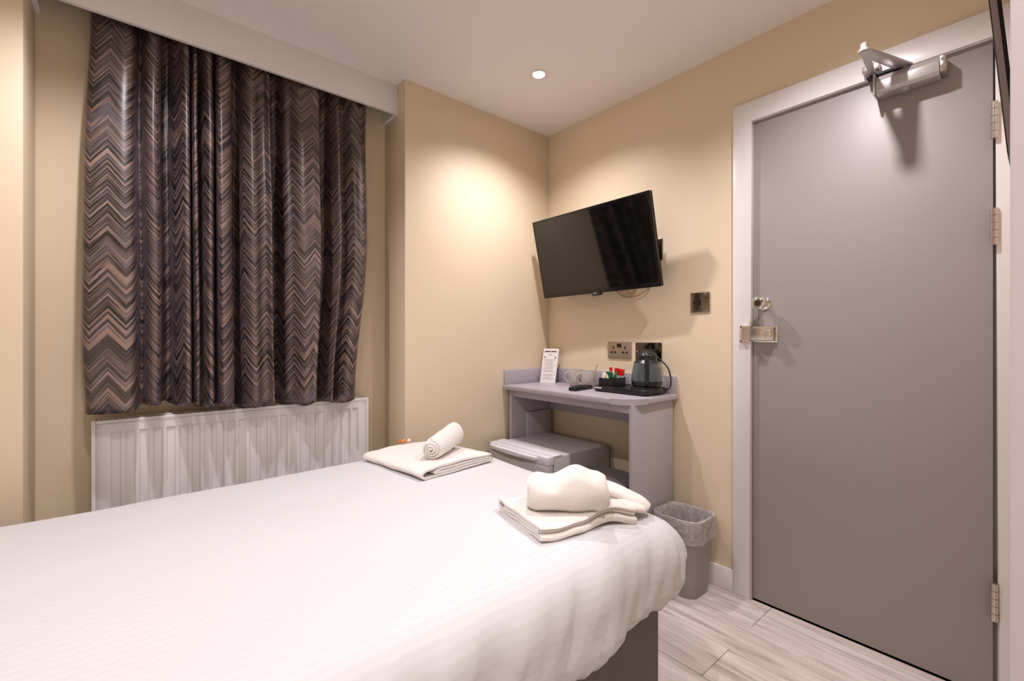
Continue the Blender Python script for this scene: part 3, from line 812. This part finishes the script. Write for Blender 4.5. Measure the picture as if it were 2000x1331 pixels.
box('fascia', (1.640, 1.160, DT - 0.064), (1.658, YC - 0.04, DT - 0.026), DESK_GREY, desk, bev=0.002)
box('back_rail', (XW - 0.034, 1.160, 0.656), (XW - 0.017, YC - 0.04, DT - 0.026), DESK_GREY, desk, bev=0.002)
box('cable_box', (1.745, YC - 0.055, 0.0), (XW - 0.034, YC - 0.04, 0.658), DESK_GREY, desk, bev=0.002)

# fridge
fx0, fx1, fy0, fy1, fz = 1.470, 1.935, 1.495, 1.935, 0.522
fg = thing('mini_fridge', 'silver-grey mini fridge with white top trim under the desk', 'fridge', (1.70, 1.71, 0))
box('cabinet', (fx0 + 0.05, fy0, 0.015), (fx1, fy1, fz), FRIDGE_GREY, fg, bev=0.006)
dr = box('fridge_door', (fx0, fy0, 0.03), (fx0 + 0.046, fy1, fz - 0.035), FRIDGE_GREY, fg, bev=0.008, seg=3)
box('door_top_trim', (fx0 + 0.002, fy0, fz - 0.035), (fx0 + 0.05, fy1, fz + 0.006), FRIDGE_WHITE, fg, bev=0.004)
box('top_trim', (fx0 + 0.05, fy0 - 0.001, fz - 0.001), (fx0 + 0.105, fy1, fz + 0.008), FRIDGE_WHITE, fg, bev=0.003)
poly('handle', [(fx0 + 0.01, fy0 + 0.05, fz - 0.02), (fx0 - 0.012, fy0 + 0.08, fz - 0.02), (fx0 - 0.024, fy0 + 0.18, fz - 0.02), (fx0 - 0.024, fy1 - 0.14, fz - 0.02), (fx0 - 0.014, fy1 - 0.02, fz - 0.02), (fx0 + 0.01, fy1 - 0.005, fz - 0.02)], (0, 0, 0.018), FRIDGE_WHITE, dr, bev=0.004)
for yy in (fy0 + 0.05, fy1 - 0.05):
    for xx in (fx0 + 0.1, fx1 - 0.05):
        cyl('foot', (xx, yy, 0), (xx, yy, 0.016), 0.015, BLACK, fg, seg=12)

# stool
st = thing('round_stool', 'dark grey velvet round stool tucked under the desk', 'stool', (1.675, 1.325, 0))
lathe('seat', [(0, 0.455), (0.08, 0.454), (0.13, 0.448), (0.152, 0.438), (0.160, 0.42), (0.160, 0.36), (0.154, 0.35), (0, 0.35)], (1.675, 1.325, 0), STOOL_FAB, st, seg=48)
lathe('skirt', [(0.150, 0.355), (0.152, 0.03), (0.148, 0.0), (0, 0.0)], (1.675, 1.325, 0), STOOL_FAB, st, seg=48)
lathe('piping', [(0.1625, 0.352), (0.165, 0.356), (0.1625, 0.360), (0.159, 0.356), (0.1625, 0.352)], (1.675, 1.325, 0), BLACK_MATT, st, seg=48)

# ------------------------------------------------------------------ waste bin
bn = thing('waste_bin', 'grey plastic waste bin lined with a clear bag beside the desk', 'bin', (1.83, 1.035, 0))
def rrect(cx, cy, hx, hy, r, n=7):
    out = []
    for (sx, sy, a0) in ((1, 1, 0), (-1, 1, 90), (-1, -1, 180), (1, -1, 270)):
        for k in range(n):
            a = math.radians(a0 + 90 * k / (n - 1)); out.append((cx + sx * (hx - r) + r * math.cos(a), cy + sy * (hy - r) + r * math.sin(a)))
    return out
def loft(name, rings, mat_, parent, cap_b=True, cap_t=False, jit=0.0, seed=0.0):
    bm = bmesh.new(); R_ = []
    for ring in rings:
        rr = []
        for p in ring:
            p = Vector(p)
            if jit: p += Vector((noise.noise(p * 30 + Vector((seed, 0, 0))), noise.noise(p * 30 + Vector((0, seed, 0))), noise.noise(p * 30 + Vector((0, 0, seed))) * 0.7)) * jit
            rr.append(bm.verts.new(p))
        R_.append(rr)
    m = len(R_[0])
    for A, B in zip(R_, R_[1:]):
        for i in range(m): bm.faces.new((A[i], A[(i + 1) % m], B[(i + 1) % m], B[i]))
    if cap_b: bm.faces.new(R_[0][::-1])
    if cap_t: bm.faces.new(R_[-1])
    return link(name, from_bm(name, bm, ang=50), mat_, parent)
bcx, bcy = 1.838, 1.018
def br(z, g=0.0):
    t = z / 0.32; return [(x, y, z) for x, y in rrect(bcx, bcy, 0.080 + 0.020 * t + g, 0.082 + 0.022 * t + g, 0.05)]
loft('bin_body', [br(0.0), br(0.01, 0.001), br(0.15), br(0.31), br(0.318, 0.002), br(0.318, -0.002), br(0.30, -0.003), br(0.02, -0.004)], BIN_GREY, bn)
def lr(z, g): return [(x, y, z) for x, y in rrect(bcx, bcy, 0.100 + g, 0.104 + g, 0.05, 12)]
loft('bin_liner', [lr(0.235, 0.003), lr(0.25, 0.006), lr(0.28, 0.006), lr(0.312, 0.006), lr(0.328, 0.004), lr(0.330, -0.004), lr(0.318, -0.012), lr(0.27, -0.02), lr(0.20, -0.03), lr(0.12, -0.04)], LINER, bn, cap_b=False, jit=0.005, seed=2.0)

# ------------------------------------------------------------------ television
tvc = Vector((1.810, 1.522, 1.535)); ty = math.radians(-176.9); tt_ = math.radians(12.6)
nrm = Vector((math.cos(ty) * math.cos(tt_), math.sin(ty) * math.cos(tt_), -math.sin(tt_)))
rt = Vector((math.sin(ty), -math.cos(ty), 0)); rt = -rt if rt.y > 0 else rt     # viewer's right = -Y
up = nrm.cross(rt); up = up if up.z > 0 else -up
# slight roll
roll = math.radians(0.8); rt, up = rt * math.cos(roll) + up * math.sin(roll), up * math.cos(roll) - rt * math.sin(roll)
TM = Matrix(((rt.x, up.x, nrm.x, tvc.x), (rt.y, up.y, nrm.y, tvc.y), (rt.z, up.z, nrm.z, tvc.z), (0, 0, 0, 1)))
if TM.determinant() < 0: pass
tv = thing('television', 'black flat television mounted high in the corner, tilted down', 'television', tuple(tvc + Vector((0.1, 0, -0.2))))
box('bezel', (-0.365, -0.215, -0.022), (0.365, 0.215, 0.0), BEZEL, tv, bev=0.004, xf=TM)
box('screen', (-0.355, -0.196, -0.001), (0.355, 0.206, 0.0008), SCREEN, tv, xf=TM)
box('back_cover', (-0.25, -0.15, -0.062), (0.25, 0.12, -0.022), BLACK_MATT, tv, bev=0.012, xf=TM)
box('sensor_tab', (-0.022, -0.228, -0.016), (0.024, -0.212, 0.003), BEZEL, tv, bev=0.004, xf=TM)
def text_obj(name, body, size, M, mat_, parent, shear=0.0, sx=1.0):
    cu = bpy.data.curves.new(name, 'FONT'); cu.body = body; cu.size = size; cu.extrude = 0.0002; cu.align_x = 'CENTER'; cu.align_y = 'CENTER'; cu.shear = shear; cu.resolution_u = 2
    to = bpy.data.objects.new(name, cu); C.objects.link(to)
    dg = bpy.context.evaluated_depsgraph_get(); me = bpy.data.meshes.new_from_object(to.evaluated_get(dg))
    bpy.data.objects.remove(to); bpy.data.curves.remove(cu)
    me.transform(M @ Matrix.Scale(sx, 4, Vector((1, 0, 0))))
    me.materials.clear()
    return link(name, me, mat_, parent)
WHITE_INK = mat('white_print', srgb(225, 222, 220), 0.5)
text_obj('logo', 'JVC', 0.012, TM @ Matrix.Translation((-0.004, -0.2195, 0.0035)), WHITE_INK, tv, 0.1, 1.3)
# wall mount
box('wall_plate', (XW - 0.02, 1.46, 1.48), (XW, 1.58, 1.62), BLACK_MATT, tv, bev=0.002)
box('mount_arm', (1.86, 1.49, 1.52), (XW - 0.018, 1.55, 1.58), BLACK_MATT, tv, bev=0.003)
tc1 = tube('television_cable', catmull([(1.93, 1.24, 1.50), (1.945, 1.235, 1.40), (1.955, 1.27, 1.335), (1.96, 1.34, 1.30), (1.955, 1.42, 1.30), (1.94, 1.46, 1.34), (1.90, 1.50, 1.40)], 6), 0.0035, CABLE, None, seg=8)
tag(tc1, 'thin beige cable looping below the television against the wall', 'cable', 'cables under the television')
tc2 = tube('television_cable', catmull([(1.93, 1.32, 1.46), (1.95, 1.33, 1.37), (1.96, 1.36, 1.315), (1.955, 1.40, 1.33), (1.93, 1.43, 1.42)], 6), 0.003, CABLE, None, seg=8)
tag(tc2, 'short beige cable loop inside the longer cable below the television', 'cable', 'cables under the television')

# ------------------------------------------------------------------ sockets and switches on the door wall
def plate(name, label, cat, yc, zc, w, h, m, group='wall plates by the desk'):
    t = thing(name, label, cat, (XW, yc, zc - h / 2), group)
    box('face_plate', (XW - 0.006, yc - w / 2, zc - h / 2), (XW, yc + w / 2, zc + h / 2), m, t, bev=0.002)
    return t
def hole(t, y, z, w, h, m=DARK, name='slot', d=0.0065):
    box(name, (XW - d, y - w / 2, z - h / 2), (XW - 0.004, y + w / 2, z + h / 2), m, t)
sk = plate('twin_socket', 'brushed bronze double power socket above the desk', 'socket', 1.455, 1.022, 0.147, 0.088, NICKEL_SOFT)
for c in (1.455 + 0.037, 1.455 - 0.037):
    hole(sk, c, 1.035, 0.008, 0.016)
    hole(sk, c + 0.011, 1.010, 0.013, 0.010); hole(sk, c - 0.011, 1.010, 0.013, 0.010)
for c in (1.462, 1.448): hole(sk, c, 1.047, 0.012, 0.02, BLACK, 'rocker_switch', 0.0085)
s2 = plate('twin_socket', 'dark mirror-finish double wall plate behind the kettle', 'socket', 1.2805, 1.018, 0.147, 0.09, NICKEL_DARK)
for c in (1.2805 + 0.062, 1.2805 - 0.062): cyl('screw', (XW - 0.0075, c, 1.018), (XW - 0.005, c, 1.018), 0.004, CHROME, s2, seg=14)
for c in (1.295, 1.266): hole(s2, c, 1.04, 0.014, 0.022, BLACK, 'rocker_switch', 0.009)
box('plug', (XW - 0.05, 1.225, 0.985), (XW - 0.006, 1.272, 1.03), BLACK, s2, bev=0.006)
s3 = plate('wall_switch', 'square dark bronze wall switch with black rocker left of the door', 'switch', 1.0125, 1.247, 0.088, 0.090, NICKEL)
hole(s3, 1.016, 1.247, 0.015, 0.026, BLACK, 'rocker_switch', 0.009)
for c in (1.0125 + 0.03, 1.0125 - 0.03): cyl('screw', (XW - 0.0075, c, 1.247), (XW - 0.005, c, 1.247), 0.0035, NICKEL_DARK, s3, seg=14)
s4 = plate('television_socket', 'dark bronze wall plate half hidden behind the television', 'socket', 1.247, 1.519, 0.088, 0.104, NICKEL)
box('plug', (XW - 0.04, 1.225, 1.475), (XW - 0.006, 1.265, 1.56), BLACK, s4, bev=0.006)
s5 = plate('low_socket', 'dark socket plate low on the wall under the desk', 'socket', 1.318, 0.497, 0.075, 0.086, NICKEL_DARK)
box('plug', (XW - 0.035, 1.295, 0.475), (XW - 0.006, 1.335, 0.515), BLACK, s5, bev=0.006)

# ------------------------------------------------------------------ things on the desk
# leaflet card
cd_ = thing('leaflet_card', 'tall white printed information card leaning on the desk upstand', 'card', (1.89, 1.88, DT))
cb = Vector((1.868, 1.895, DT)); cr = Vector((0.33, -0.944, 0)).normalized()
cn = Vector((-cr.y, cr.x, 0)); cn = cn if cn.x < 0 else -cn
cu_ = (Z * 0.97 - cn * 0.27).normalized()
cnn = cr.cross(cu_); cnn = cnn if cnn.dot(cn) > 0 else -cnn
CM = Matrix(((cr.x, cu_.x, cnn.x, cb.x), (cr.y, cu_.y, cnn.y, cb.y), (cr.z, cu_.z, cnn.z, cb.z), (0, 0, 0, 1)))
box('card', (-0.05, 0.0, -0.0015), (0.05, 0.208, 0.0), PAPER, cd_, xf=CM)
def ink(x0, x1, y0, y1, m, name='print_line'):
    box(name, (x0, y0, -0.0005), (x1, y1, 0.0003), m, cd_, xf=CM)
ink(-0.042, -0.004, 0.186, 0.194, INK_DARK, 'heading'); ink(0.0, 0.036, 0.186, 0.194, INK_DARK, 'heading')
ink(-0.012, 0.008, 0.168, 0.172, INK)
ink(-0.040, -0.033, 0.150, 0.159, INK_DARK, 'emblem'); ink(0.030, 0.036, 0.146, 0.160, INK_DARK, 'emblem')
for k, yy in enumerate((0.138, 0.130, 0.120, 0.112, 0.104, 0.092, 0.084, 0.074, 0.066, 0.048, 0.040, 0.030, 0.022)):
    ink(-0.038 + 0.004 * (k % 3), 0.036 - 0.006 * (k % 4), yy, yy + 0.0022, INK)

# mugs
def mug(x, y, hd, label):
    t = thing('mug', label, 'mug', (x, y, DT), 'mugs on the desk')
    r = 0.041
    lathe('body', [(0, 0.002), (r * 0.72, 0.0), (r * 0.78, 0.003), (r * 0.97, 0.02), (r, 0.035), (r, 0.090), (r - 0.001, 0.092), (r - 0.0035, 0.091), (r - 0.004, 0.035), (r * 0.7, 0.008), (0, 0.006)], (x, y, DT), MUG, t, seg=40)
    d = Vector((math.cos(hd), math.sin(hd), 0)); p = []
    for k in range(13):
        a = -PI / 2 + PI * k / 12
        p.append(Vector((x, y, DT + 0.05)) + d * (r - 0.003 + 0.027 * math.cos(a)) + Z * 0.028 * math.sin(a))
    tube('handle', p, 0.0048, MUG, t, seg=10)
    return t
hd = math.atan2(0.645, -0.765)
mug(1.868, 1.668, hd, 'stone grey mug on the left, next to the leaflet card')
mug(1.845, 1.560, hd, 'stone grey mug on the right with a spoon in it')
sp_ = thing('teaspoon', 'steel teaspoon standing in the right-hand mug', 'spoon', (1.85, 1.585, DT + 0.01))
tube('handle', catmull([(1.855, 1.572, DT + 0.012), (1.865, 1.547, DT + 0.07), (1.872, 1.529, DT + 0.115), (1.873, 1.524, DT + 0.125)], 5), [0.0022] * 15 + [0.0045], SATIN, sp_, seg=8)
lathe('bowl', [(0, -0.002), (0.008, 0.0), (0.010, 0.003), (0, 0.001)], (1.855, 1.574, DT + 0.012), SATIN, sp_, seg=14)

# remote control lying in front of the mugs
M_ = Matrix.Translation((1.742, 1.530, DT)) @ Matrix.Rotation(math.radians(8), 4, 'Z')
rm = thing('remote_control', 'black remote control lying in front of the mugs', 'remote control', (1.742, 1.545, DT))
box('case', (-0.075, -0.022, 0.0), (0.085, 0.022, 0.019), BLACK, rm, bev=0.006, seg=3, xf=M_)
bm = bmesh.new()
for i in range(8):
    for j in range(3): bm_box(bm, (-0.06 + i * 0.015, -0.013 + j * 0.0105, 0.0185), (-0.052 + i * 0.015, -0.0065 + j * 0.0105, 0.0205), mat=M_)
link('buttons', from_bm('buttons', bm), BLACK_MATT, rm)

# tray with kettle
ty0, ty1, tx0, tx1 = 1.150, 1.465, 1.752, 1.945
tr = thing('welcome_tray', 'black hospitality tray at the door end of the desk', 'tray', ((tx0 + tx1) / 2, (ty0 + ty1) / 2, DT))
def tray_ring(g, z): return [(x, y, DT + z) for x, y in rrect((tx0 + tx1) / 2, (ty0 + ty1) / 2, (tx1 - tx0) / 2 + g, (ty1 - ty0) / 2 + g, 0.03)]
loft('tray_body', [tray_ring(-0.008, 0.0), tray_ring(-0.002, 0.008), tray_ring(0.0, 0.024), tray_ring(-0.003, 0.028), tray_ring(-0.010, 0.026), tray_ring(-0.014, 0.020)], BLACK, tr, cap_t=True)
# unreadable white lettering on the front rim
bm = bmesh.new()
random.seed(3)
yy = ty1 - 0.020
for k in range(6):
    w = 0.0045 + 0.0015 * (k % 2)
    bm_box(bm, (tx0 - 0.0012, yy - w, DT + 0.016), (tx0 + 0.004, yy, DT + 0.0235)); yy -= w + 0.0022
link('white_lettering', from_bm('white_lettering', bm), WHITE_INK, tr)
TZ = DT + 0.020
# sachet box
bx = thing('sachet_box', 'small black open box holding sachets on the tray', 'box', (1.845, 1.43, TZ))
Mb = Matrix.Translation((1.850, 1.412, TZ)) @ Matrix.Rotation(math.radians(10), 4, 'Z')
bm = bmesh.new()
bm_box(bm, (-0.062, -0.042, 0), (0.062, 0.042, 0.003), mat=Mb)
for lo, hi in (((-0.062, -0.042, 0), (-0.059, 0.042, 0.045)), ((0.059, -0.042, 0), (0.062, 0.042, 0.045)), ((-0.062, -0.042, 0), (0.062, -0.039, 0.045)), ((-0.062, 0.039, 0), (0.062, 0.042, 0.045)), ((-0.012, -0.039, 0), (-0.009, 0.039, 0.045))):
    bm_box(bm, lo, hi, mat=Mb)
link('open_box', from_bm('open_box', bm), BLACK, bx)
def sachet(name, label, cx, cy, w, h, th, tilt, az, m, z0=0.006, top=None):
    t = thing(name, label, 'sachet', tuple(Mb @ Vector((cx, cy, z0))), 'sachets in the black box')
    M2 = Mb @ Matrix.Translation((cx, cy, z0)) @ Matrix.Rotation(az, 4, 'Z') @ Matrix.Rotation(tilt, 4, 'X')
    bm = bmesh.new(); n = 6
    for s in (1, -1):
        pass
    rings = []
    for k in range(n + 1):
        f = k / n; tk = th * (math.sin(PI * f) ** 0.6 if 0 < f < 1 else 0.08)
        rings.append([M2 @ Vector((-w / 2, 0, f * h)), M2 @ Vector((0, -tk / 2, f * h)), M2 @ Vector((w / 2, 0, f * h)), M2 @ Vector((0, tk / 2, f * h))])
    R_ = [[bm.verts.new(p) for p in r] for r in rings]
    for A, B in zip(R_, R_[1:]):
        for i in range(4): bm.faces.new((A[i], A[(i + 1) % 4], B[(i + 1) % 4], B[i]))
    bm.faces.new(R_[0][::-1]); bm.faces.new(R_[-1])
    link('packet', from_bm(name, bm, ang=30), m, t)
    if top is not None:
        M3 = M2 @ Matrix.Translation((0, 0, h * 0.62))
        box('red_top', (-w / 2 - 0.0008, -th / 2 - 0.0005, 0), (w / 2 + 0.0008, th / 2 + 0.0005, h * 0.40), top, t, bev=0.001, seg=1, xf=M3)
    return t
R_ = math.radians
sachet('coffee_sachet', 'dark green sachet at the back of the left box half', -0.038, -0.012, 0.052, 0.072, 0.010, R_(-8), R_(70), GREEN)
sachet('coffee_sachet', 'dark green sachet folded over in the middle of the box', -0.022, -0.006, 0.05, 0.070, 0.010, R_(14), R_(100), GREEN)
sachet('milk_sachet', 'pale mint sachet lying against the green ones', -0.050, -0.002, 0.05, 0.074, 0.009, R_(16), R_(80), MINT)
sachet('sugar_sachet', 'cream sachet sticking out at the front left of the box', -0.053, 0.012, 0.046, 0.066, 0.008, R_(14), R_(84), CREAM_SACHET)
sachet('milk_sachet', 'pale mint sachet lying flat across the front of the box', -0.036, 0.020, 0.05, 0.070, 0.009, R_(24), R_(95), MINT)
sachet('sugar_sachet', 'white sachet leaning left over the box edge', -0.050, 0.028, 0.03, 0.066, 0.007, R_(12), R_(40), WHITE_SACHET)
for k, (cx, cy, tl, az, lab) in enumerate(((0.010, 0.008, -4, 60, 'leftmost red-topped stick sachet in the box'), (0.024, -0.004, 6, 80, 'second red-topped stick sachet from the left'), (0.036, -0.014, 2, 100, 'third red-topped stick sachet from the left'), (0.048, -0.026, 9, 85, 'rightmost red-topped stick sachet in the box'))):
    sachet('stick_sachet', 'white and red, ' + lab, cx, cy, 0.017, 0.088 - 0.004 * k, 0.006, R_(tl), R_(az), WHITE_SACHET, top=RED)

# kettle
kx, ky = 1.842, 1.208
kt = thing('kettle', 'black and slate grey electric kettle on the tray', 'kettle', (kx, ky, TZ))
lathe('power_base', [(0, 0.0), (0.070, 0.0), (0.073, 0.004), (0.072, 0.014), (0.066, 0.018), (0, 0.018)], (kx, ky, TZ), BLACK, kt, seg=44)
lathe('lower_band', [(0, 0.019), (0.064, 0.019), (0.068, 0.026), (0.0695, 0.045)], (kx, ky, TZ), BLACK, kt, seg=44)
lathe('body', [(0.0695, 0.045), (0.0695, 0.060), (0.067, 0.085), (0.0625, 0.110), (0.0585, 0.128)], (kx, ky, TZ), KETTLE_GREY, kt, seg=44)
lathe('collar', [(0.0588, 0.128), (0.0465, 0.142), (0.049, 0.158), (0.044, 0.168), (0.040, 0.170)], (kx, ky, TZ), BLACK, kt, seg=44)
lathe('lid', [(0.041, 0.170), (0.036, 0.176), (0.022, 0.180), (0.0, 0.181)], (kx, ky, TZ), BLACK, kt, seg=36)
hdir = Vector((-0.83, -0.56, 0)).normalized()
kb = Vector((kx, ky, TZ))
tube('handle', catmull([kb + hdir * 0.030 + Z * 0.176, kb + hdir * 0.062 + Z * 0.180, kb + hdir * 0.088 + Z * 0.160, kb + hdir * 0.098 + Z * 0.115, kb + hdir * 0.094 + Z * 0.065, kb + hdir * 0.076 + Z * 0.036, kb + hdir * 0.064 + Z * 0.034], 5), 0.0105, BLACK, kt, seg=14, flat=1.0)
poly('spout', [kb - hdir * 0.040 + Z * 0.165 + Vector((hdir.y, -hdir.x, 0)) * 0.02, kb - hdir * 0.072 + Z * 0.168, kb - hdir * 0.040 + Z * 0.165 - Vector((hdir.y, -hdir.x, 0)) * 0.02, kb - hdir * 0.05 + Z * 0.135], (0, 0, 0.004), BLACK, kt)
box('switch', tuple(kb + Vector((-0.004, -0.066, 0.112))), tuple(kb + Vector((0.006, -0.058, 0.12))), SATIN, kt, bev=0.001)
kc = tube('power_cord', catmull([(1.900, 1.16, TZ + 0.012), (1.925, 1.145, TZ + 0.004), (1.935, 1.139, TZ + 0.03), (1.938, 1.148, TZ + 0.085), (1.938, 1.17, TZ + 0.118), (1.932, 1.205, TZ + 0.15), (1.925, 1.235, TZ + 0.175), (1.922, 1.2485, TZ + 0.19)], 6), 0.0035, BLACK, kt, seg=8)
